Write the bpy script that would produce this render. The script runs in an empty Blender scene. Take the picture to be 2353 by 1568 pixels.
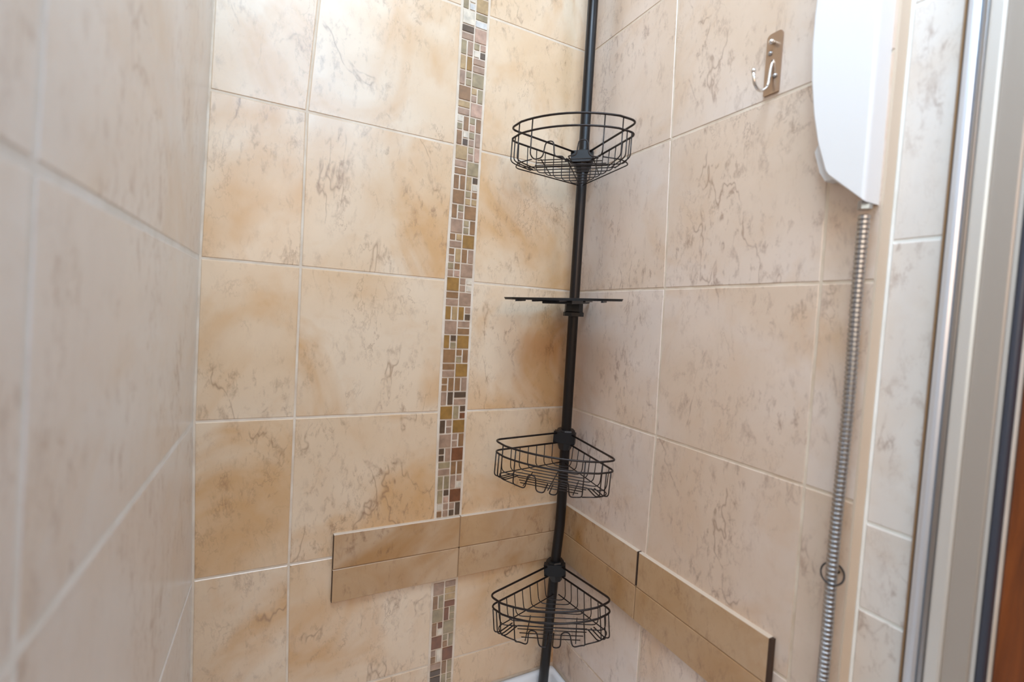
import bpy, bmesh, math, random
from mathutils import Vector, Matrix
random.seed(7)
scene = bpy.context.scene
COL = scene.collection
ZO = -0.42                      # survey height of the measured walls above the bathroom floor

# ------------------------------------------------------------------ camera
def make_camera():
    yaw, pitch, roll = 0.4795086797985739, -0.04770780662976524, 0.05701891663954258
    cy, sy, cp, sp = math.cos(yaw), math.sin(yaw), math.cos(pitch), math.sin(pitch)
    fwd = Vector((sy*cp, cy*cp, sp)); right = Vector((cy, -sy, 0)); up = right.cross(fwd)
    c, s = math.cos(roll), math.sin(roll)
    r = c*right + s*up; u = -s*right + c*up
    cam = bpy.data.cameras.new('camera'); o = bpy.data.objects.new('camera', cam); COL.objects.link(o)
    M = Matrix((r, u, -fwd)).transposed().to_4x4()
    M.translation = Vector((0.08092789, -0.87583176, 1.43644280 + ZO))
    o.matrix_world = M
    cam.sensor_width = 36; cam.lens = 1120.3708*36/2353; cam.clip_start = .01
    cam.dof.use_dof = True; cam.dof.focus_distance = 1.0; cam.dof.aperture_fstop = 2.9
    scene.camera = o
make_camera()

# ------------------------------------------------------------------ world, ceiling lamp, added fill lights, exposure
scene.view_settings.view_transform = 'Standard'; scene.view_settings.look = 'None'
scene.view_settings.gamma = 1; scene.view_settings.use_curve_mapping = False
scene.view_settings.exposure = 0.0
w = bpy.data.worlds.new('world'); scene.world = w; w.use_nodes = True
w.node_tree.nodes['Background'].inputs[0].default_value = (.9, .95, 1, 1)
w.node_tree.nodes['Background'].inputs[1].default_value = .04
def area(name, loc, target, sx, sy, power, col):
    l = bpy.data.lights.new(name, 'AREA'); l.shape = 'RECTANGLE'; l.size = sx; l.size_y = sy
    l.energy = power; l.color = col
    o = bpy.data.objects.new(name, l); COL.objects.link(o)
    o.location = Vector(loc) + Vector((0, 0, ZO))
    o.rotation_euler = (Vector(target) - Vector(loc)).to_track_quat('-Z', 'Y').to_euler()
    return o
area('ceiling_lamp_light', (.16, -.78, 2.585), (.16, -.78, 0), .5, .5, 17, (.60, .79, 1))
area('left_fill_light', (-1.05, -1.75, 1.95), (.7, -.55, 1.95), .7, .9, 10.5, (.90, 1, .92))  # unseen fill added at the left to brighten the right wall and recess
area('warm_fill_light', (-.15, -2.3, 2.0), (.3, 0, 1.6), 1.0, .9, 11.3, (1, .64, .40))  # unseen warm fill added behind the camera to tint the walls
bp = area('upper_fill_light', (.12, -1.75, 2.50), (.30, 0, 2.15), .9, .45, 5.6, (.34, .66, 1))  # unseen fill added, beam aimed high so the walls fade downwards
bp.data.spread = math.radians(95)

# ------------------------------------------------------------------ materials
def srgb(r, g, b):
    f = lambda c: (c/255/12.92) if c/255 <= .04045 else ((c/255+.055)/1.055)**2.4
    return (f(r), f(g), f(b), 1)
def mat(name, color, rough=.5, metal=0, coat=0, spec=.5):
    m = bpy.data.materials.new(name); m.use_nodes = True
    b = m.node_tree.nodes['Principled BSDF']
    b.inputs['Base Color'].default_value = color; b.inputs['Roughness'].default_value = rough
    b.inputs['Metallic'].default_value = metal; b.inputs['Coat Weight'].default_value = coat
    b.inputs['Specular IOR Level'].default_value = spec
    return m
class NT:
    def __init__(s, m): s.t = m.node_tree; s.b = s.t.nodes['Principled BSDF']
    def n(s, typ, **kw):
        x = s.t.nodes.new(typ)
        for k, v in kw.items(): setattr(x, k, v)
        return x
    def l(s, a, b): s.t.links.new(a, b)
    def coords(s, scale=(1, 1, 1), rot=(0, 0, 0), rnd=40.0):
        tc = s.n('ShaderNodeTexCoord'); oi = s.n('ShaderNodeObjectInfo')
        mu = s.n('ShaderNodeMath', operation='MULTIPLY'); mu.inputs[1].default_value = rnd
        s.l(oi.outputs['Random'], mu.inputs[0])
        ad = s.n('ShaderNodeVectorMath', operation='ADD'); s.l(tc.outputs['Object'], ad.inputs[0]); s.l(mu.outputs[0], ad.inputs[1])
        mp = s.n('ShaderNodeMapping'); mp.inputs['Scale'].default_value = scale; mp.inputs['Rotation'].default_value = rot
        s.l(ad.outputs[0], mp.inputs['Vector']); return mp.outputs[0]
    def noise(s, vec, scale, detail=4, rough=.55, dist=0):
        x = s.n('ShaderNodeTexNoise'); x.inputs['Scale'].default_value = scale; x.inputs['Detail'].default_value = detail
        x.inputs['Roughness'].default_value = rough; x.inputs['Distortion'].default_value = dist
        s.l(vec, x.inputs['Vector']); return x.outputs['Fac']
    def ramp(s, fac, stops, mode='LINEAR'):
        x = s.n('ShaderNodeValToRGB'); x.color_ramp.interpolation = mode; e = x.color_ramp.elements
        while len(e) < len(stops): e.new(.5)
        for i, (p, c) in enumerate(stops):
            e[i].position = p; e[i].color = c if isinstance(c, tuple) else (c, c, c, 1)
        s.l(fac, x.inputs[0]); return x.outputs[0]
    def mix(s, fac, a, b, blend='MIX'):
        x = s.n('ShaderNodeMix', data_type='RGBA', blend_type=blend)
        for sock, v in ((x.inputs[0], fac), (x.inputs[6], a), (x.inputs[7], b)):
            if isinstance(v, (int, float)): sock.default_value = v
            elif isinstance(v, tuple): sock.default_value = v
            else: s.l(v, sock)
        return x.outputs[2]
    def mul(s, a, b):
        x = s.n('ShaderNodeMath', operation='MULTIPLY')
        for i, v in enumerate((a, b)):
            if isinstance(v, (int, float)): x.inputs[i].default_value = v
            else: s.l(v, x.inputs[i])
        return x.outputs[0]
    def bump(s, h, strength, dist):
        x = s.n('ShaderNodeBump'); x.inputs['Strength'].default_value = strength; x.inputs['Distance'].default_value = dist
        s.l(h, x.inputs['Height']); s.l(x.outputs[0], s.b.inputs['Normal'])

def marble(name, pale, mid, warm, vein, rough=.34, warm_at=(.50, .68), veinamt=.5, rot=(.6, .7, .4), coat=.8):
    m = mat(name, mid, rough, coat=coat); t = NT(m); t.b.inputs['Coat Roughness'].default_value = .3
    v = t.coords(); vd = t.coords(scale=(1, 1, .5), rot=rot)
    cloud = t.noise(v, 3.4, 3, .5, .4); cloud2 = t.noise(v, 4.6, 4, .55, .9)
    c = t.mix(t.ramp(cloud, [(.38, 0.), (.62, 1.)]), pale, mid)
    c = t.mix(t.ramp(cloud2, [(warm_at[0], 0.), (warm_at[1], .9)]), c, warm)
    soft = t.noise(v, 15, 5, .6, .5)
    c = t.mix(t.ramp(soft, [(.30, .22), (.50, 0.), (.72, .0)]), c, (min(1, pale[0]*1.12), min(1, pale[1]*1.08), min(1, pale[2]*1.02), 1))
    c = t.mix(t.ramp(soft, [(.54, 0.), (.74, .30)]), c, warm)
    fine = t.noise(vd, 78, 6, .72, .3)
    region = t.ramp(t.noise(v, 9, 5, .65), [(.44, .10), (.62, 1.)])
    c = t.mix(t.mul(t.ramp(fine, [(.52, 0.), (.67, .62)]), region), c, vein)
    # hairline veins: thin ridges of a slanting field, broken up by masks
    fl = t.noise(vd, 3.8, 5, .60, .35)
    line = t.ramp(fl, [(.4950, 0.), (.4990, 1.), (.5010, 1.), (.5055, 0.)])
    mask = t.ramp(t.noise(v, 9, 5, .65), [(.50, 0.), (.58, 1.)])
    c = t.mix(t.mul(t.mul(line, mask), veinamt*1.15), c, vein)
    fl2 = t.noise(vd, 17, 6, .68, .35)
    line2 = t.ramp(fl2, [(.484, 0.), (.5, 1.), (.516, 0.)])
    mask2 = t.ramp(t.noise(vd, 11, 5, .65), [(.50, 0.), (.64, 1.)])
    c = t.mix(t.mul(t.mul(line2, mask2), veinamt*.9), c, vein)
    t.l(c, t.b.inputs['Base Color'])
    t.bump(t.noise(v, 55, 4, .6), .22, .0012)
    rr = t.ramp(t.noise(v, 8, 3), [(.3, rough-.05), (.7, rough+.08)]); t.l(rr, t.b.inputs['Roughness'])
    return m
M_TILE = marble('cream_marble_tile', srgb(226, 202, 173), srgb(216, 182, 143), srgb(206, 159, 106), srgb(136, 98, 68))
M_TILE_R = marble('daylit_rosy_marble_tile', srgb(224, 206, 192), srgb(216, 191, 168), srgb(208, 172, 136), srgb(132, 98, 76), warm_at=(.53, .75))  # right wall: tile's own rosy variation plus cool daylight put into the colour
M_TILE_SIDE = marble('daylit_greige_marble_tile', srgb(226, 220, 214), srgb(221, 211, 201), srgb(213, 196, 179), srgb(150, 124, 108), warm_at=(.52, .76), veinamt=.28)  # recess copy of the tile, neutral daylight by the opening put into the colour
M_TILE_LEFT = marble('daylit_grey_marble_tile', srgb(231, 232, 231), srgb(228, 224, 219), srgb(219, 205, 188), srgb(146, 120, 104), warm_at=(.50, .76), veinamt=.38)  # left wall copy, lightened so cool light is carried by the colour
M_BORDER = marble('tan_border_tile', srgb(196, 166, 134), srgb(186, 148, 106), srgb(170, 122, 66), srgb(120, 80, 48), rough=.36, veinamt=.2, coat=.2)
M_CLAY = mat('dark_unglazed_edge', srgb(72, 52, 38), .9)
M_PALE_EDGE = mat('pale_tile_edge', srgb(214, 194, 172), .5)
def grout_mat(name, c1, c2):
    m = mat(name, c1, .85); t = NT(m); v = t.coords(rnd=0)
    t.l(t.mix(t.ramp(t.noise(v, 22, 4), [(.35, 0.), (.7, 1.)]), c1, c2), t.b.inputs['Base Color'])
    t.bump(t.noise(v, 300, 3), .3, .0006); return m
M_GROUT = grout_mat('cream_grout', srgb(228, 212, 192), srgb(206, 184, 160))
M_GROUT_W = grout_mat('white_grout', srgb(240, 240, 236), srgb(226, 224, 216))
M_BGROUT = mat('brown_grout', srgb(150, 118, 86), .9)
M_PLASTER = mat('white_paint', srgb(225, 222, 216), .7)
M_BLACK = mat('black_enamel', srgb(32, 27, 25), .32, .4)
M_WIRE = mat('bronze_black_wire', srgb(44, 36, 33), .35, .5)
M_PLASTIC = mat('black_plastic', srgb(20, 20, 22), .38)
M_WHITE = mat('white_plastic', srgb(234, 231, 229), .5, spec=.3)
M_TRAY = mat('white_acrylic', srgb(236, 238, 240), .2)
M_CHROME = mat('chrome', (.78, .76, .74, 1), .12, 1)
M_PLATE = mat('brushed_hook_plate', srgb(176, 150, 128), .3, .75)
M_ALU = mat('brushed_aluminium', srgb(222, 226, 234), .36, .65)
M_SATIN = mat('satin_aluminium', srgb(222, 218, 212), .4, .45)
M_GREIGE = mat('greige_painted_profile', srgb(176, 166, 156), .4, .25)
M_SEAL = mat('dark_blue_grey_seal', srgb(62, 66, 78), .35)
M_STEEL = mat('hose_steel', (.46, .45, .45, 1), .3, 1)
M_WOOD = mat('orange_brown_wood', srgb(140, 80, 35), .45)
t = NT(M_WOOD); v = t.coords(scale=(14, 14, 1.0), rnd=0)
t.l(t.ramp(t.noise(v, 4, 6, .6, 1.2), [(.3, srgb(82, 40, 16)), (.55, srgb(128, 66, 24)), (.8, srgb(150, 84, 36))]), t.b.inputs['Base Color'])
CHIP = {}
for k, c, r, me in (('b', (146, 108, 72), .2, 0), ('o', (152, 112, 55), .15, 0), ('t', (180, 148, 104), .2, 0), ('m', (166, 134, 110), .3, 0),
                    ('g', (158, 138, 104), .2, 0), ('l', (214, 198, 176), .2, 0), ('s', (218, 212, 204), .15, .35), ('d', (92, 72, 54), .15, 0),
                    ('p', (190, 152, 128), .3, 0), ('r', (124, 76, 46), .2, 0)):
    m = mat('mosaic_'+{'b': 'brown', 'o': 'amber', 't': 'tan', 'm': 'mauve', 'g': 'olive_grey', 'l': 'pale', 's': 'silver', 'd': 'dark', 'p': 'pink', 'r': 'rust'}[k], srgb(*c), max(r, .3), me, .8)
    q = NT(m); vv = q.coords(); m.node_tree.nodes['Principled BSDF'].inputs['Coat Roughness'].default_value = .3
    dk = tuple(x*.72 for x in srgb(*c)[:3])+(1,); lt = tuple(min(1, x*1.18) for x in srgb(*c)[:3])+(1,)
    q.l(q.ramp(q.noise(vv, 70, 4), [(.3, dk), (.7, lt)]), q.b.inputs['Base Color'])
    CHIP[k] = m

# ------------------------------------------------------------------ helpers
ORG = {}
def thing(name, label, cat, org, group=None):
    o = bpy.data.objects.new(name, None); COL.objects.link(o); o.empty_display_size = .03
    o.location = Vector(org) + Vector((0, 0, ZO)); ORG[o] = Vector(org)
    o['label'] = label; o['category'] = cat
    if group: o['group'] = group
    return o
def root_of(o):
    while o.parent: o = o.parent
    return o
def obj(name, bm, m, parent=None, org=None, smooth=False, kind=None, label=None, loc=None):
    """link a bmesh (built in survey coordinates, or local when loc is given) as one mesh object"""
    me = bpy.data.meshes.new(name)
    if parent is not None: base = ORG[root_of(parent)]
    else: base = Vector(org) if org else Vector((0, 0, 0))
    if loc is None:
        for v in bm.verts: v.co -= base
    bm.normal_update(); bm.to_mesh(me); bm.free()
    for mm in (m if isinstance(m, (list, tuple)) else [m]): me.materials.append(mm)
    if smooth:
        for p in me.polygons: p.use_smooth = True
    o = bpy.data.objects.new(name, me); COL.objects.link(o)
    if parent is not None:
        o.parent = parent
        if loc is not None: o.location = loc
    else:
        o.location = base + Vector((0, 0, ZO)); ORG[o] = base
    if kind: o['kind'] = kind
    if label: o['label'] = label
    return o
def hexa(bm, P, mats=None):
    """P: 8 points, front quad 0-3 (counter-clockwise seen from the front), back quad 4-7"""
    vs = [bm.verts.new(p) for p in P]
    F = [(0, 1, 2, 3), (7, 6, 5, 4), (0, 4, 5, 1), (1, 5, 6, 2), (2, 6, 7, 3), (3, 7, 4, 0)]
    out = []
    for i, f in enumerate(F):
        fc = bm.faces.new([vs[k] for k in f]); out.append(fc)
        if mats: fc.material_index = mats[i]
    return out
def box(bm, a, b):
    (x0, y0, z0), (x1, y1, z1) = a, b
    return hexa(bm, [(x0, y0, z0), (x1, y0, z0), (x1, y0, z1), (x0, y0, z1), (x0, y1, z0), (x1, y1, z0), (x1, y1, z1), (x0, y1, z1)])
def bevel_all(bm, w, seg=2):
    bmesh.ops.bevel(bm, geom=list(bm.edges), offset=w, segments=seg, affect='EDGES', profile=.6)
def tube(bm, pts, r, n=8, closed=False, cap=True):
    pts = [Vector(p) for p in pts]; N = len(pts); rings = []
    tang = []
    for i in range(N):
        a = pts[(i-1) % N] if (closed or i > 0) else pts[i]; b = pts[(i+1) % N] if (closed or i < N-1) else pts[i]
        tang.append((b-a).normalized())
    ref = Vector((0, 0, 1)) if abs(tang[0].z) < .9 else Vector((1, 0, 0))
    nrm = (ref - tang[0]*ref.dot(tang[0])).normalized()
    for i in range(N):
        nrm = (nrm - tang[i]*nrm.dot(tang[i]))
        nrm = nrm.normalized() if nrm.length > 1e-6 else Vector((1, 0, 0))
        bi = tang[i].cross(nrm); rr = r[i] if isinstance(r, (list, tuple)) else r
        rings.append([bm.verts.new(pts[i] + nrm*rr*math.cos(2*math.pi*k/n) + bi*rr*math.sin(2*math.pi*k/n)) for k in range(n)])
    for i in range(N if closed else N-1):
        A, B = rings[i], rings[(i+1) % N]
        for k in range(n): bm.faces.new((A[k], A[(k+1) % n], B[(k+1) % n], B[k]))
    if not closed and cap:
        bm.faces.new(rings[0][::-1]); bm.faces.new(rings[-1])
def lathe(bm, prof, c, n=24):
    """prof: list of (radius, z); c: (x, y)"""
    rings = [[bm.verts.new((c[0]+r*math.cos(2*math.pi*k/n), c[1]+r*math.sin(2*math.pi*k/n), z)) for k in range(n)] for r, z in prof]
    for A, B in zip(rings, rings[1:]):
        for k in range(n): bm.faces.new((A[k], A[(k+1) % n], B[(k+1) % n], B[k]))
    bm.faces.new(rings[0][::-1]); bm.faces.new(rings[-1])
def fillet(pts, r, seg=4):
    """round the inner corners of a 3D polyline"""
    pts = [Vector(p) for p in pts]; out = [pts[0]]
    for a, b, c in zip(pts, pts[1:], pts[2:]):
        u = (a-b); v2 = (c-b); d = min(r, u.length*.48, v2.length*.48); p = b+u.normalized()*d; q = b+v2.normalized()*d
        for k in range(seg+1):
            s = k/seg; out.append(p*(1-s)**2 + b*2*s*(1-s) + q*s*s)
    out.append(pts[-1]); return out
def interp(tab, z):
    if z <= tab[0][0]: return tab[0][1]
    for (a, fa), (b, fb) in zip(tab, tab[1:]):
        if z <= b: return fa + (fb-fa)*(z-a)/(b-a)
    return tab[-1][1]

# ------------------------------------------------------------------ the measured shower walls
W = .6850
WL = .0387                                       # the left wall is a little out of square
BOW = [(.60, .0015), (.835, .0006), (1.0, -.0005), (1.245, -.0045), (1.39, -.0040), (1.505, -.0022), (1.68, .0020), (1.88, .0074), (2.1, .0120)]
RC = [(.60, .685), (2.2, .685)]
XL = lambda z: interp(BOW, z)                    # bowed left corner line
def LWALL(y, z): return XL(z) + WL*y
ZT = 2.655                                        # top of the tiling
LROWS = [.672, .75, 1.0, 1.25, 1.5, 2.0, 2.5, 2.655]
rows = [.672, .75, 1.0, 1.25, 1.5, 1.75, 2.0, 2.25, 2.5, ZT]
G = .0018                                        # half a joint
B1 = [(.7, .1415), (.75, .141), (1.0, .1365), (1.25, .1375), (1.5, .1385), (1.75, .1395), (2.0, .1560)]
M0 = [(.7, .3950), (1.0, .3925), (1.25, .3885), (1.5, .3890), (1.75, .3935), (2.0, .3940)]
M1 = [(.7, .4440), (.9, .4432), (1.25, .4440), (1.5, .4440), (1.75, .4455), (2.0, .4480)]
R1 = [(1.0, .2615), (1.25, .2645), (1.5, .2602), (1.75, .2510), (2.0, .2440)]
R2 = [(1.0, .5205), (1.5, .5180), (1.75, .5150)]
L1 = [(1.0, .560), (1.235, .5511), (1.43, .5414), (1.58, .5365), (2.0, .520)]
T = .0009                                        # tiles stand proud of the joints
def tile_quad(fn, u0, u1, z0, z1, thick, g=G, mats=(0,)*6):
    """fn(u,z,d) -> point on a wall, u0/u1 functions of z, d = distance out of the wall"""
    bm = bmesh.new()
    nz = max(1, int((z1-z0)/.13)); zs = [z0+g+(z1-z0-2*g)*i/nz for i in range(nz+1)]
    c = .0009
    front = []; back = []
    for i, z in enumerate(zs):
        zz = z
        za = z + (c if i == 0 else (-c if i == nz else 0))
        front.append((bm.verts.new(fn(u0(z)+g+c, za, thick)), bm.verts.new(fn(u1(z)-g-c, za, thick))))
        back.append((bm.verts.new(fn(u0(z)+g, zz, thick-c)), bm.verts.new(fn(u1(z)-g, zz, thick-c)),
                     bm.verts.new(fn(u0(z)+g, zz, -.003)), bm.verts.new(fn(u1(z)-g, zz, -.003))))
    for i in range(nz):
        f0, f1, b0, b1 = front[i], front[i+1], back[i], back[i+1]
        bm.faces.new((f0[0], f0[1], f1[1], f1[0]))
        a = bm.faces.new((b0[0], f0[0], f1[0], b1[0])); a.material_index = mats[1]
        a = bm.faces.new((f0[1], b0[1], b1[1], f1[1])); a.material_index = mats[2]
        a = bm.faces.new((b0[2], b0[0], b1[0], b1[2])); a.material_index = mats[1]
        a = bm.faces.new((b0[1], b0[3], b1[3], b1[1])); a.material_index = mats[2]
    for i, mi in ((0, mats[3]), (nz, mats[4])):
        f, b = front[i], back[i]
        x = bm.faces.new((b[0], b[1], f[1], f[0]) if i == 0 else (f[0], f[1], b[1], b[0])); x.material_index = mi
        x = bm.faces.new((b[2], b[3], b[1], b[0]) if i == 0 else (b[0], b[1], b[3], b[2])); x.material_index = mi
    return bm
FB = lambda u, z, d: Vector((u, -d, z))                       # back wall, u = x
FR = lambda u, z, d: Vector((W-d, -u, z))                     # right wall, u = distance from the corner
FL = lambda u, z, d: Vector((LWALL(-u, z)+d, -u, z))          # left wall
K = lambda v: (lambda z: v)
T_ = lambda tab: (lambda z: interp(tab, z))
def wall(name, bm, m): return obj(name, bm, m, kind='structure')

bm = bmesh.new(); box(bm, (-.12, 0, .42), (W+.12, .10, 2.66)); wb = wall('wall_back', bm, M_GROUT)
bm = bmesh.new(); box(bm, (W, -.576, .42), (W+.12, 0, 2.66)); wr = wall('wall_right', bm, M_GROUT)
bm = bmesh.new(); box(bm, (W+.020, -.694, .42), (W+.12, -.576, 2.66)); wn = wall('wall_right_recess', bm, M_GROUT_W)
bm = bmesh.new()
ys = [.0, -1.06]; zs = [.42]+[.60+.075*i for i in range(21)]+[2.66]
for za, zb_ in zip(zs, zs[1:]):
    P = lambda y, z, o: (LWALL(y, z)+o, y, z)
    vs = [bm.verts.new(P(0, za, 0)), bm.verts.new(P(-1.06, za, 0)), bm.verts.new(P(-1.06, zb_, 0)), bm.verts.new(P(0, zb_, 0))]
    ws = [bm.verts.new(P(0, za, -.10)), bm.verts.new(P(-1.06, za, -.10)), bm.verts.new(P(-1.06, zb_, -.10)), bm.verts.new(P(0, zb_, -.10))]
    bm.faces.new(vs[::-1]); bm.faces.new(ws); bm.faces.new((vs[1], vs[2], ws[2], ws[1]))
bmesh.ops.remove_doubles(bm, verts=bm.verts, dist=1e-5)
wl_ = wall('wall_left', bm, M_GROUT_W)

for z0, z1 in zip(rows, rows[1:]):
    obj('tile', tile_quad(FB, lambda z: XL(z)+.0012, T_(B1), z0, z1, T), M_TILE, wb)
    obj('tile', tile_quad(FB, T_(B1), lambda z: interp(M0, z)-.0005, z0, z1, T), M_TILE, wb)
    obj('tile', tile_quad(FB, lambda z: interp(M1, z)+.0005, K(W+.0012), z0, z1, T), M_TILE, wb)
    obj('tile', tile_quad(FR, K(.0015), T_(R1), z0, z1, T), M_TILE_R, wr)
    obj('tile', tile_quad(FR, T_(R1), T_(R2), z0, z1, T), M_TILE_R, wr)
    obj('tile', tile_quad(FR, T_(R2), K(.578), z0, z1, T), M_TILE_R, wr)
for z0, z1 in zip(LROWS, LROWS[1:]):
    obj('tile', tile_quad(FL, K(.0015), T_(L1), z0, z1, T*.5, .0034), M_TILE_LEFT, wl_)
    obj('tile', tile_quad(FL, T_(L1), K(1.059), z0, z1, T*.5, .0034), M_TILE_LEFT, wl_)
FN = lambda u, z, d: Vector((W+.020-d, -u, z))
for z0, z1 in zip([.672, .83, 1.1255, 1.2258, 1.5448, 1.80, 2.06, 2.38], [.83, 1.1255, 1.2258, 1.5448, 1.80, 2.06, 2.38, ZT]):
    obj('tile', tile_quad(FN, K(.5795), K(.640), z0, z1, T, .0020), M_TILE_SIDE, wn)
# tile edge strip on the step between the two planes of the right wall, and the white bead beside it
bm = bmesh.new(); box(bm, (W-.0010, -.5785, .672), (W+.020, -.5758, ZT)); wall('trim_1', bm, M_PALE_EDGE)
bm = bmesh.new(); tube(bm, [(W+.0195, -.5795, .672), (W+.0195, -.5795, ZT)], .0022, 8); wall('trim_2', bm, M_GROUT_W)

# ------------------------------------------------------------------ mosaic strip (chips in 27 mm cells, two columns)
UP = ['S b|Q gbtt', 'V bb|A tdl', 'H mb|S g', 'S t|B gmp', 'A bld|B gmm', 'B lgb|B gpb', 'H tm|S p', 'S b|B tmg', 'A mgg|S g',
      'V to|H mm', 'V gm|Q gpld', 'H dm|S p', 'S l|H gs', 'A gls|S t', 'A lds|S s', 'S s|H sg', 'H gs|S s']
DN = ['A bgm|S b', 'S m|B ggb', 'C btm|S o', 'B bmt|V bm', 'Q gbmp|S m', 'S o|Q mlml', 'H bm|S m', 'V ot|A omd', 'S m|H mb', 'A odg|S o',
      'S b|B bgb', 'H bm|S o', 'B bbb|V bm', 'V md|H dm', 'S o|A gdr', 'A dmm|S o', 'S m|B mmb', 'B ddm|S r', 'H gm|V bb', 'V gg|A mml',
      'A gdp|S r', 'Q lmbm|B mdd']
LO = ['S m|H mt', 'V bg|H tr', 'S g|A rgg', 'A brl|S g', 'S r|B gbg', 'B mbl|S r', 'H md|V bg', 'S d|A ggg', 'H lg|S d', 'V gm|B bdg']
PITCH = .0273; Z0 = 1.6438
def chips(pat, x0, x1, z0, z1):
    g = .0011; xm, zm = (x0+x1)/2, (z0+z1)/2; p, c = pat.split(' ')
    R = {'S': [(x0, x1, z0, z1)], 'V': [(x0, xm, z0, z1), (xm, x1, z0, z1)], 'H': [(x0, x1, zm, z1), (x0, x1, z0, zm)],
         'A': [(x0, xm, z0, z1), (xm, x1, zm, z1), (xm, x1, z0, zm)], 'B': [(x0, xm, zm, z1), (x0, xm, z0, zm), (xm, x1, z0, z1)],
         'C': [(x0, xm, zm, z1), (xm, x1, zm, z1), (x0, x1, z0, zm)], 'Q': [(x0, xm, zm, z1), (xm, x1, zm, z1), (x0, xm, z0, zm), (xm, x1, z0, zm)]}[p]
    if p == 'B': c = c
    for (a, b, e, f), k in zip(R, c):
        bm = bmesh.new(); d = .0016 + random.uniform(-.0003, .0004); q = .0006
        A = [(a+g+q, -d, e+g+q), (b-g-q, -d, e+g+q), (b-g-q, -d, f-g-q), (a+g+q, -d, f-g-q)]
        Bk = [(a+g, .002, e+g), (b-g, .002, e+g), (b-g, .002, f-g), (a+g, .002, f-g)]
        hexa(bm, A+Bk); obj('mosaic_tile', bm, CHIP[k], wb)
def mosaic_row(row, z0, z1):
    zc = (z0+z1)/2; a = interp(M0, zc)+.0012; b = interp(M1, zc)-.0012; m = (a+b)/2
    l, r = row.split('|'); chips(l, a, m, z0, z1); chips(r, m, b, z0, z1)
for i, row in enumerate(UP): mosaic_row(row, Z0+i*PITCH, Z0+(i+1)*PITCH)
for i, row in enumerate(DN): mosaic_row(row, Z0-(i+1)*PITCH, Z0-i*PITCH)
for i, row in enumerate(LO):
    zt = Z0-.006-(26.5+i)*PITCH
    if i == 0: mosaic_row(row, zt-PITCH, zt-.0005)
    elif zt-PITCH > .672: mosaic_row(row, zt-PITCH, zt)

# ------------------------------------------------------------------ border tiles stuck over the wall tiles
bz = (.9205, .9805, 1.0435); TB = .0085
for r, (za, zb_) in enumerate(zip(bz, bz[1:])):
    gg = .0006; top = 2 if r else 0
    obj('border_tile', tile_quad(FB, K(.2055), K(.4410), za, zb_, TB, gg, (0, 1, 0, 0, top)), [M_BORDER, M_CLAY, M_PALE_EDGE], wb)
    obj('border_tile', tile_quad(FB, K(.4416), K(W-TB), za, zb_, TB, gg, (0, 0, 0, 0, top)), [M_BORDER, M_CLAY, M_PALE_EDGE], wb)
    obj('border_tile', tile_quad(FR, K(.0010), K(.2495), za, zb_, TB, gg, (0, 0, r, 0, top)), [M_BORDER, M_CLAY, M_PALE_EDGE], wr)
    obj('border_tile', tile_quad(FR, K(.2515 if r else .2500), K(.4975), za, zb_, TB, gg, (0, r, 1, 0, top)), [M_BORDER, M_CLAY, M_PALE_EDGE], wr)
    if r:
        bm = bmesh.new(); box(bm, (W-.0062, -.2525, za+.001), (W, -.2485, zb_-.001)); obj('grout_line', bm, M_CLAY, wr)
bm = bmesh.new(); box(bm, (.207, -TB+.0007, bz[1]-.0012), (W-.001, -.001, bz[1]+.0012)); box(bm, (.4402, -TB+.0007, bz[0]+.0012), (.4424, -.001, bz[2]-.0015)); obj('grout_line', bm, M_BGROUT, wb)
bm = bmesh.new(); box(bm, (W-TB+.0007, -.496, bz[1]-.0012), (W-.001, -.001, bz[1]+.0012)); box(bm, (W-TB+.0007, -.2508, bz[0]+.0012), (W-.001, -.2486, bz[1])); obj('grout_line', bm, M_BGROUT, wr)
bm = bmesh.new(); box(bm, (W-.0070, -.5005, bz[0]), (W-.001, -.4960, bz[2]-.001)); obj('grout_line', bm, M_CLAY, wr)

# ------------------------------------------------------------------ shower tray
tr = thing('shower_tray', 'white acrylic shower tray, its raised corner showing below the caddy pole', 'shower tray', (W/2, -.42, .42))
bm = bmesh.new()
def rr(x0, x1, y0, y1, r, z, n=6):
    out = []
    for cx, cy, a0 in ((x1-r, y1-r, 0), (x0+r, y1-r, 90), (x0+r, y0+r, 180), (x1-r, y0+r, 270)):
        for k in range(n+1):
            a = math.radians(a0+90*k/n); out.append(bm.verts.new((cx+r*math.cos(a), cy+r*math.sin(a), z)))
    return out
xa, xb, ya, yb = -.012, W-.0018, -.795, -.0018
loops = [rr(xa, xb, ya, yb, .004, .423), rr(xa, xb, ya, yb, .004, .664), rr(xa+.004, xb-.004, ya+.004, yb-.004, .006, .6715),
         rr(xa+.0125, xb-.0125, ya+.0125, yb-.0125, .008, .6700), rr(xa+.0145, xb-.0145, ya+.0145, yb-.0145, .009, .664),
         rr(xa+.018, xb-.018, ya+.018, yb-.018, .012, .628), rr(xa+.024, xb-.024, ya+.024, yb-.024, .014, .622)]
for A, Bq in zip(loops, loops[1:]):
    for k in range(len(A)): bm.faces.new((A[k], A[(k+1) % len(A)], Bq[(k+1) % len(A)], Bq[k]))
bm.faces.new(loops[-1]); bm.faces.new(loops[0][::-1])
obj('tray_body', bm, M_TRAY, tr, smooth=True)
bm = bmesh.new(); lathe(bm, [(.042, .6222), (.042, .6245), (.034, .6262), (.012, .6262)], (W/2, -.42)); obj('waste_cover', bm, M_CHROME, tr, smooth=True)

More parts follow.
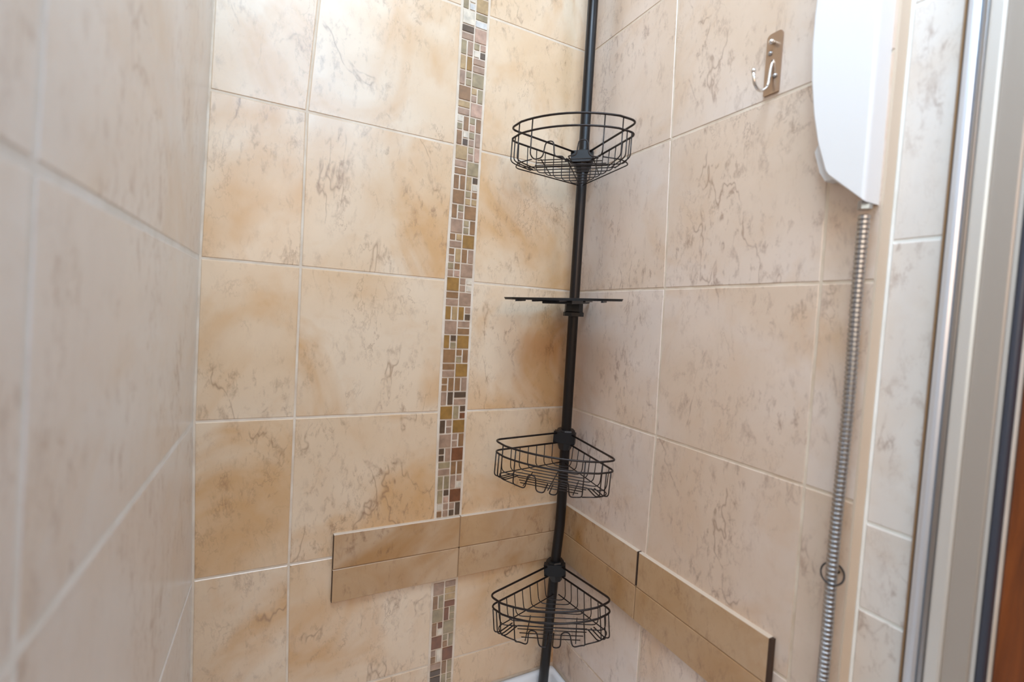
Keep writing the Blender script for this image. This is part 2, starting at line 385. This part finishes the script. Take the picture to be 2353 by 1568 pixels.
# ------------------------------------------------------------------ tension pole caddy
PX, PY = .6536, -.0453
def pole_xy(z):
    """the pole leans out of plumb below its middle joint"""
    o = interp([(.60, -.0200), (.71, -.0158), (.93, -.0078), (1.02, -.0024), (1.2, -.0024)], z)
    return PX + .8233*o, PY - .5677*o
cad = thing('corner_caddy', 'black tension pole caddy with three wire baskets standing in the tiled corner', 'shower caddy', (PX, PY, .6215))
bm = bmesh.new(); tube(bm, [(*pole_xy(z), z) for z in (.640, .71, .82, .93, .975, 1.01, 1.05, 1.2, 1.6, 2.0, 2.64)], .0104, 24); obj('pole', bm, M_BLACK, cad, smooth=True)
bm = bmesh.new(); lathe(bm, [(.0165, .6218), (.0165, .626), (.014, .634), (.0125, .65), (.0112, .65)], pole_xy(.63), 24); obj('pole_foot', bm, M_PLASTIC, cad, smooth=True)
bm = bmesh.new(); lathe(bm, [(.0115, 2.61), (.0125, 2.61), (.016, 2.64), (.026, 2.653), (.026, 2.6595)], pole_xy(2.6), 24); obj('pole_cap', bm, M_PLASTIC, cad, smooth=True)

S, AL = .1807, math.radians(79.5)/2
def outline(inset, z, start=.016, rc=.017):
    """basket plan: two straight sides from the clamp, rounded corners, bowed front"""
    s = S-inset; e = []
    for sg in (-1, 1):
        d = Vector((math.cos(AL), sg*math.sin(AL), 0)); n = Vector((math.sin(AL), -sg*math.cos(AL), 0))
        e.append((d, n))
    (dl, nl), (dr, nr) = e
    off = inset*.55
    pl0 = dl*start + nl*off; pl1 = dl*(s-rc*.2)+nl*off
    pr0 = dr*start + nr*off; pr1 = dr*(s-rc*.2)+nr*off
    R = s+.002
    arc = [Vector((R*math.cos(a)*(1-.004*math.cos(a/AL*math.pi/2)), R*math.sin(a), 0)) for a in [AL*(-.93+1.86*k/16) for k in range(17)]]
    pts = [pl0, pl1]+arc[1:-1]+[pr1, pr0]
    # round the two corners
    p = fillet([pl0, pl1, arc[2]], rc, 6)[:-1] + arc[2:-2] + fillet([arc[-3], pr1, pr0], rc, 6)[1:]
    return [Vector((q.x, q.y, z)) for q in p]
UPZ, LOZ, BOZ = 0, -.0205, -.067
def basket_meshes():
    rim = bmesh.new(); tube(rim, outline(0, UPZ), .0019, 8); tube(rim, outline(.0005, LOZ), .0018, 8)
    g = bmesh.new(); r = .00095
    dl = Vector((math.cos(AL), -math.sin(AL), 0)); dr = Vector((math.cos(AL), math.sin(AL), 0))
    for i in range(7):
        d = .033+.0205*i; a = dl*d; b = dr*d; c = d*math.cos(AL); h = d*math.sin(AL); ins = .006
        tube(g, fillet([(a.x, a.y, LOZ), (c, -h+ins*.2, BOZ+.002), (c+.001, h-ins*.2, BOZ+.002), (b.x, b.y, LOZ)], .013, 4), r, 6)
    # wires that drop from the rounded corners
    def fr(a, f=1.0): R = (S+.001)*f; return R*math.cos(AL*a), R*math.sin(AL*a)
    for a, top in ((-.90, LOZ), (-.83, LOZ), (-.76, UPZ), (.76, UPZ), (.83, LOZ), (.90, LOZ)):
        x, y = fr(a, .985); x2, y2 = fr(a*.97, .93)
        tube(g, fillet([(x, y, top), (x, y, BOZ+.004), (x2, y2, BOZ), (x2-.03, y2*.80, BOZ)], .012, 4), r*1.2, 6)
    # bottom frame: along both sides, with upright loops across the bowed front
    half = []
    for sg in (-1, 1):
        p = []
        a0 = (dl if sg < 0 else dr)
        p += [(a0.x*.008+.002, a0.y*.008, BOZ+.004), (a0.x*.160, a0.y*.160, BOZ)]
        for a in (.80, .52): x, y = fr(a*sg, .95); p.append((x, y, BOZ))
        tube(g, fillet(p, .010, 4), r*1.2, 6)
        x, y = fr(.50*sg); x1, y1 = fr(.50*sg, .96); x0, y0 = fr(.30*sg, .955); xq, yq = fr(.155*sg, .955); xr, yr = fr(.04*sg, .955)
        lp = [(x, y, UPZ), (x, y, BOZ+.004), (x1-.002, y1*.95, BOZ-.001), (x0, y0+.004*sg, BOZ-.001), (x0, y0, BOZ+.026), (xq, yq+.003*sg, BOZ+.026), (xq, yq, BOZ-.001), (xr, yr, BOZ-.001), (xr-.035, yr, BOZ+.003)]
        tube(g, fillet(lp, .007, 4), r*1.25, 6)
    for d, f in ((.118, .66), (.128, .60), (.140, .50), (.152, .42)):
        h = d*math.tan(AL)*f
        tube(g, [(d, -h, BOZ+.0015), (d+.001, 0, BOZ+.0015), (d, h, BOZ+.0015)], r, 6)
    for y in (-.045, 0, .045):
        tube(g, [(abs(y)*1.2+.028, y, BOZ), (.160, y, BOZ)], r, 6)
    # clamp
    c = bmesh.new()
    lathe(c, [(.0112, .006), (.0175, .006), (.0192, .002), (.0192, -.016), (.0180, -.021), (.0125, -.036), (.0112, -.036)], (0, 0), 8)
    box(c, (.004, -.022, -.020), (.020, .022, .003))
    ms = []
    for nm, b_, m in (('basket', rim, M_WIRE), ('wire_grid', g, M_WIRE), ('clamp', c, M_PLASTIC)):
        bmesh.ops.recalc_face_normals(b_, faces=b_.faces)
        me = bpy.data.meshes.new(nm); b_.to_mesh(me); b_.free(); me.materials.append(m)
        for p in me.polygons: p.use_smooth = nm != 'clamp'
        ms.append(me)
    return ms
bmeshes = basket_meshes()
def place_basket(z, phi, tx, ty):
    """z = height of the upper rim at the pole; tx, ty = slope of the rim along x and y"""
    n = Vector((-tx, -ty, 1)).normalized(); xd = Vector((math.cos(phi), math.sin(phi), 0)); xd.z = tx*xd.x+ty*xd.y; xd.normalize()
    yd = n.cross(xd); M = Matrix((xd, yd, n)).transposed().to_4x4(); M.translation = Vector((*pole_xy(z), z)) - ORG[cad]
    b = bpy.data.objects.new('basket', bmeshes[0]); COL.objects.link(b); b.parent = cad; b.matrix_local = M
    for me in bmeshes[1:]:
        o = bpy.data.objects.new(me.name, me); COL.objects.link(o); o.parent = b
place_basket(1.7716, math.radians(-134.3), -.0382, -.0336)
place_basket(1.2065, math.radians(-132.8), -.0106, .0482)
place_basket(.9279, math.radians(-126.7), .0778, -.0760)
# flat shelf
def shelf():
    phi = math.radians(-134); ca, sa = math.cos(phi), math.sin(phi); zt = 1.4840
    def X(p, z): return Vector((pole_xy(1.48)[0]+p[0]*ca-p[1]*sa, pole_xy(1.48)[1]+p[0]*sa+p[1]*ca, z - .055*p[0] + .025*p[1]))
    pl = [(-.02, -.004), (-.02, .004)]
    o = [(p.x, p.y) for p in outline(0, 0, .012)]
    bm = bmesh.new()
    top = [bm.verts.new(X(p, zt)) for p in o]; bot = [bm.verts.new(X((p[0]*.985, p[1]*.985), zt-.0042)) for p in o]
    bm.faces.new(top[::-1]); bm.faces.new(bot); n = len(o)
    for k in range(n): bm.faces.new((top[k], top[(k+1) % n], bot[(k+1) % n], bot[k]))
    bmesh.ops.recalc_face_normals(bm, faces=bm.faces)
    s = obj('shelf', bm, M_PLASTIC, cad, label='flat black shelf plate seen edge on')
    bm = bmesh.new()
    for y in (-.075, -.045, 0, .045, .075):
        a = X((abs(y)*1.2+.02, y-.002), 0); b = X((.165, y-.002), 0); c = X((.165, y+.002), 0); d = X((abs(y)*1.2+.02, y+.002), 0)
        za, zb_ = zt-.007, zt-.0035
        hexa(bm, [(q.x, q.y, q.z+za) for q in (a, b, c, d)]+[(q.x, q.y, q.z+zb_) for q in (a, b, c, d)])
    bmesh.ops.recalc_face_normals(bm, faces=bm.faces)
    obj('rib', bm, M_PLASTIC, s)
    bm = bmesh.new()
    q = [X(p, 0) for p in ((-.014, -.030), (.075, -.050), (.085, .010), (-.014, .030))]
    hexa(bm, [(a.x, a.y, a.z+zt-.0115) for a in q]+[(a.x, a.y, a.z+zt-.004) for a in q]); bevel_all(bm, .0012, 1)
    bmesh.ops.recalc_face_normals(bm, faces=bm.faces)
    obj('bracket', bm, M_PLASTIC, s)
    bm = bmesh.new(); lathe(bm, [(.0112, zt-.008), (.0185, zt-.010), (.0190, zt-.028), (.0212, zt-.030), (.0212, zt-.0375), (.0112, zt-.0375)], pole_xy(1.48), 8)
    obj('clamp', bm, M_PLASTIC, s)
shelf()

# ------------------------------------------------------------------ chrome robe hook on the right wall
hk = thing('wall_hook', 'small chrome hook plate screwed to the tile beside the white shower unit', 'hook', (W-T, -.4305, 1.756))
bm = bmesh.new()
y0, y1, z0_, z1_ = -.4425, -.4205, 1.7560, 1.8370; n = 5; P = []
for cy_, cz_, a0 in ((y1-.005, z1_-.005, 0), (y0+.005, z1_-.005, 90), (y0+.0015, z0_+.0015, 180), (y1-.0015, z0_+.0015, 270)):
    r_ = .005 if a0 < 180 else .0015
    for k in range(n): a = math.radians(a0+90*k/(n-1)); P.append((cy_+r_*math.cos(a), cz_+r_*math.sin(a)))
A = [bm.verts.new((W-T-.0030, y, z)) for y, z in P]; Bv = [bm.verts.new((W-T+.0003, y, z)) for y, z in P]
bm.faces.new(A); bm.faces.new(Bv[::-1])
for k in range(len(A)): bm.faces.new((A[k], Bv[k], Bv[(k+1) % len(A)], A[(k+1) % len(A)]))
bmesh.ops.recalc_face_normals(bm, faces=bm.faces)
obj('back_plate', bm, M_PLATE, hk)
xw = W-T
bm = bmesh.new()
tube(bm, fillet([(xw-.003, -.4315, 1.800), (xw-.006, -.4315, 1.790), (xw-.009, -.4315, 1.763), (xw-.024, -.4315, 1.7535), (xw-.036, -.4315, 1.760), (xw-.040, -.4315, 1.775)], .012, 5), .0021, 10)
bmesh.ops.create_uvsphere(bm, u_segments=12, v_segments=8, radius=.0031, matrix=Matrix.Translation((xw-.040, -.4315, 1.7765)))
obj('hook_prong', bm, M_CHROME, hk, smooth=True)
bm = bmesh.new(); bm2 = bmesh.new()
for z in (1.8235,):
    tube(bm, [(xw-.002, -.4315, z), (xw-.0085, -.4315, z-.001)], .0024, 12)
    bmesh.ops.create_uvsphere(bm, u_segments=12, v_segments=8, radius=.0036, matrix=Matrix.Translation((xw-.0095, -.4315, z-.001)))
obj('peg', bm, M_CHROME, hk, smooth=True)
for z in (1.8110, 1.7780): 
    bm = bmesh.new(); bmesh.ops.create_uvsphere(bm, u_segments=12, v_segments=8, radius=.0032, matrix=Matrix.Translation((xw-.0032, -.4365 if z < 1.8 else -.4270, z)))
    obj('screw', bm, M_STEEL, hk, smooth=True)
bm2.free()

# ------------------------------------------------------------------ white shower unit, hose, hose ring
un = thing('electric_shower', 'white shower unit with curved edge mounted at the top of the right wall', 'shower unit', (W-T, -.54, 1.584))
prof = [(-.5740, 1.5835), (-.5890+.0145, 1.5835), (-.5740, 1.60), (-.5735, 1.68), (-.5725, 1.78), (-.5720, 1.86), (-.5725, 1.925), (-.5680, 1.945), (-.550, 1.952),
        (-.530, 1.945), (-.517, 1.925), (-.509, 1.895), (-.503, 1.855), (-.5003, 1.815), (-.5003, 1.775), (-.5035, 1.735), (-.5095, 1.695), (-.5175, 1.660), (-.5300, 1.6235), (-.5345, 1.6175)]
prof = [prof[0]]+prof[2:]
def plate(prof, xs, name, m, parent, smooth=False):
    """stack of outlines (y,z) at depth x with inset; xs = [(x, inset), ...]"""
    cy_ = sum(p[0] for p in prof)/len(prof); cz_ = sum(p[1] for p in prof)/len(prof)
    bm = bmesh.new(); L = []
    for x, ins in xs:
        L.append([bm.verts.new((x, p[0]+(cy_-p[0])*ins/.04, p[1]+(cz_-p[1])*ins/.18)) for p in prof])
    for A, Bq in zip(L, L[1:]):
        for k in range(len(A)): bm.faces.new((A[k], A[(k+1) % len(A)], Bq[(k+1) % len(A)], Bq[k]))
    bm.faces.new(L[0]); bm.faces.new(L[-1][::-1]); bmesh.ops.recalc_face_normals(bm, faces=bm.faces)
    return obj(name, bm, m, parent, smooth=smooth)
plate(prof, [(W-T, 0), (.6590, 0), (.6565, .0005), (.6548, .0016), (.6540, .0034)], 'front_cover', M_WHITE, un)
prof2 = [(-.568, 1.592), (-.536, 1.6175), (-.522, 1.6180), (-.5145, 1.630), (-.5065, 1.656), (-.512, 1.668), (-.568, 1.668)]
plate(prof2, [(W-T, 0), (.669, 0), (.668, .001)], 'back_box', M_WHITE, un)
bm = bmesh.new(); lathe(bm, [(.0070, 1.5780), (.0070, 1.5850), (.0065, 1.5875)], (W-.0135, -.5666), 6); obj('outlet_nut', bm, M_STEEL, un)

hs = thing('shower_hose', 'ribbed metal shower hose hanging from the white shower unit', 'hose', (W-.0155, -.5640, .70))
bm = bmesh.new(); rng = []; z = 1.5840; i = 0; pts = []; rad = []
PI2 = .0054
def hx(z): return (W-.0135 + .0008*math.sin((1.584-z)*7), -.5668 + .0007*math.sin((1.584-z)*21), z)
nr = int((1.572-.70)/PI2)
for i in range(nr):
    z = 1.572 - i*PI2
    for f, rr_ in ((0, .0049), (.22, .0062), (.78, .0062), (.99, .0049)):
        pts.append(hx(z-f*PI2)); rad.append(rr_)
tube(bm, pts, rad, 14)
obj('hose_sheath', bm, M_STEEL, hs, smooth=False)
rg = thing('hose_ring', 'thin dark wire ring holding the metal hose against the right wall', 'ring', (W-T, -.5650, 1.150))
bm = bmesh.new(); c = Vector((W-.0125, -.5668, 1.1645)); R_ = .0113
tube(bm, [c + Vector((R_*math.cos(a), R_*math.sin(a), .0085*math.cos(a-.5))) for a in [2*math.pi*k/28 for k in range(28)]], .0010, 8, closed=True)
obj('ring_wire', bm, M_WIRE, rg, smooth=True)
bm = bmesh.new(); tube(bm, [(W-.0006, -.5668, 1.1645), (W-.0022, -.5668, 1.1645)], .0022, 8); obj('ring_peg', bm, M_WIRE, rg, smooth=True)

# ------------------------------------------------------------------ enclosure frame (wall profile) and wooden door beyond
fr = thing('shower_door_frame', 'tall silver aluminium frame of the shower door at the right edge', 'shower frame', (W+.01, -.66, .672))
def extrude(poly, name, m, parent, z0=.672, z1=2.60, smooth=False):
    bm = bmesh.new(); A = [bm.verts.new((x, y, z0)) for x, y in poly]; Bq = [bm.verts.new((x, y, z1)) for x, y in poly]
    bm.faces.new(A); bm.faces.new(Bq[::-1])
    for k in range(len(A)): bm.faces.new((A[k], Bq[k], Bq[(k+1) % len(A)], A[(k+1) % len(A)]))
    bmesh.ops.recalc_face_normals(bm, faces=bm.faces); return obj(name, bm, m, parent, smooth=smooth)
xw = W+.0183
def arcp(cx, cy, r, a0, a1, n=7): return [(cx+r*math.cos(math.radians(a0+(a1-a0)*k/(n-1))), cy+r*math.sin(math.radians(a0+(a1-a0)*k/(n-1)))) for k in range(n)]
extrude([(xw, -.6290)]+arcp(.6985, -.6375, .0060, 95, 262)+[(xw, -.6440)], 'wall_channel', M_ALU, fr)
extrude([(xw, -.6440), (.6955, -.6440), (.6945, -.6450), (.6940, -.6480), (.6950, -.6488), (xw, -.6488)], 'bead', M_STEEL, fr)
extrude([(xw, -.6265), (W+.0155, -.6270), (W+.0150, -.6292), (xw, -.6292)], 'shadow_line', M_BGROUT, fr)  # thin brown strip standing in for the shadow along the frame edge
extrude([(xw, -.6490)]+arcp(.6965, -.6520, .0030, 95, 180, 4)+[(.6930, -.6600), (.6940, -.6622), (xw, -.6622)], 'cover_strip', M_SATIN, fr)
extrude([(xw, -.6622), (.6970, -.6624), (.6962, -.6720), (.6955, -.6815), (.6968, -.6830), (xw, -.6830)], 'door_stile', M_GREIGE, fr)
extrude([(xw, -.6830), (.6980, -.6832), (.6975, -.6868), (xw, -.6868)], 'stile_edge', M_SATIN, fr)
extrude([(xw, -.6870)]+arcp(.6985, -.6905, .0034, 95, 265, 6)+[(xw, -.6940)], 'rubber_seal', M_SEAL, fr)

bd = thing('wooden_cabinet', 'orange brown wooden cabinet just beyond the shower frame at the right edge', 'cabinet', (.90, -1.05, .42))
bm = bmesh.new(); box(bm, (.735, -1.40, .50), (1.15, -.6942, 2.40)); obj('carcass', bm, M_WOOD, bd)
for k in range(2):
    a = -.6945-.348*k; bm = bmesh.new(); box(bm, (.712, a-.345, .52), (.735, a, 2.38)); bevel_all(bm, .002, 1); d = obj('door', bm, M_WOOD, bd)
    bm = bmesh.new(); yk = a-.32 if k == 0 else a-.03; tube(bm, fillet([(.712, yk, 1.40), (.690, yk, 1.40), (.690, yk, 1.26), (.712, yk, 1.26)], .01), .004); obj('handle', bm, M_CHROME, d, smooth=True)
bm = bmesh.new(); box(bm, (.75, -1.39, .4205), (1.14, -.715, .50)); obj('plinth', bm, M_CLAY, bd)

# ------------------------------------------------------------------ the bathroom around the cubicle
bm = bmesh.new(); box(bm, (-1.2, -2.6, .36), (1.4, .10, .42)); wall('floor', bm, mat('floor_tile', srgb(120, 96, 74), .4))
bm = bmesh.new(); box(bm, (-1.2, -2.6, 2.66), (1.4, .10, 2.72)); wall('ceiling', bm, M_PLASTER)
bm = bmesh.new(); box(bm, (-1.2, -2.7, .42), (1.4, -2.6, 2.66)); wall('wall_front', bm, M_PLASTER)
bm = bmesh.new(); box(bm, (1.16, -2.6, .42), (1.26, -.58, 2.66)); wall('wall_right_outer', bm, M_PLASTER)
bm = bmesh.new(); box(bm, (W+.12, -.694, .42), (1.16, -.60, 2.66)); wall('wall_right_return', bm, M_PLASTER)
bm = bmesh.new(); box(bm, (-1.2, -2.6, .42), (-1.1, -1.0, 2.66)); wall('wall_left_outer', bm, M_PLASTER)
bm = bmesh.new(); box(bm, (-1.1, -1.06, .42), (-.16, -.96, 2.66)); wall('wall_left_return', bm, M_PLASTER)
lp = thing('ceiling_lamp', 'square white ceiling lamp above the shower', 'lamp', (.16, -.78, 2.66))
bm = bmesh.new(); box(bm, (-.12, -1.06, 2.60), (.44, -.50, 2.6599)); bevel_all(bm, .006, 2); obj('lamp_housing', bm, M_WHITE, lp)
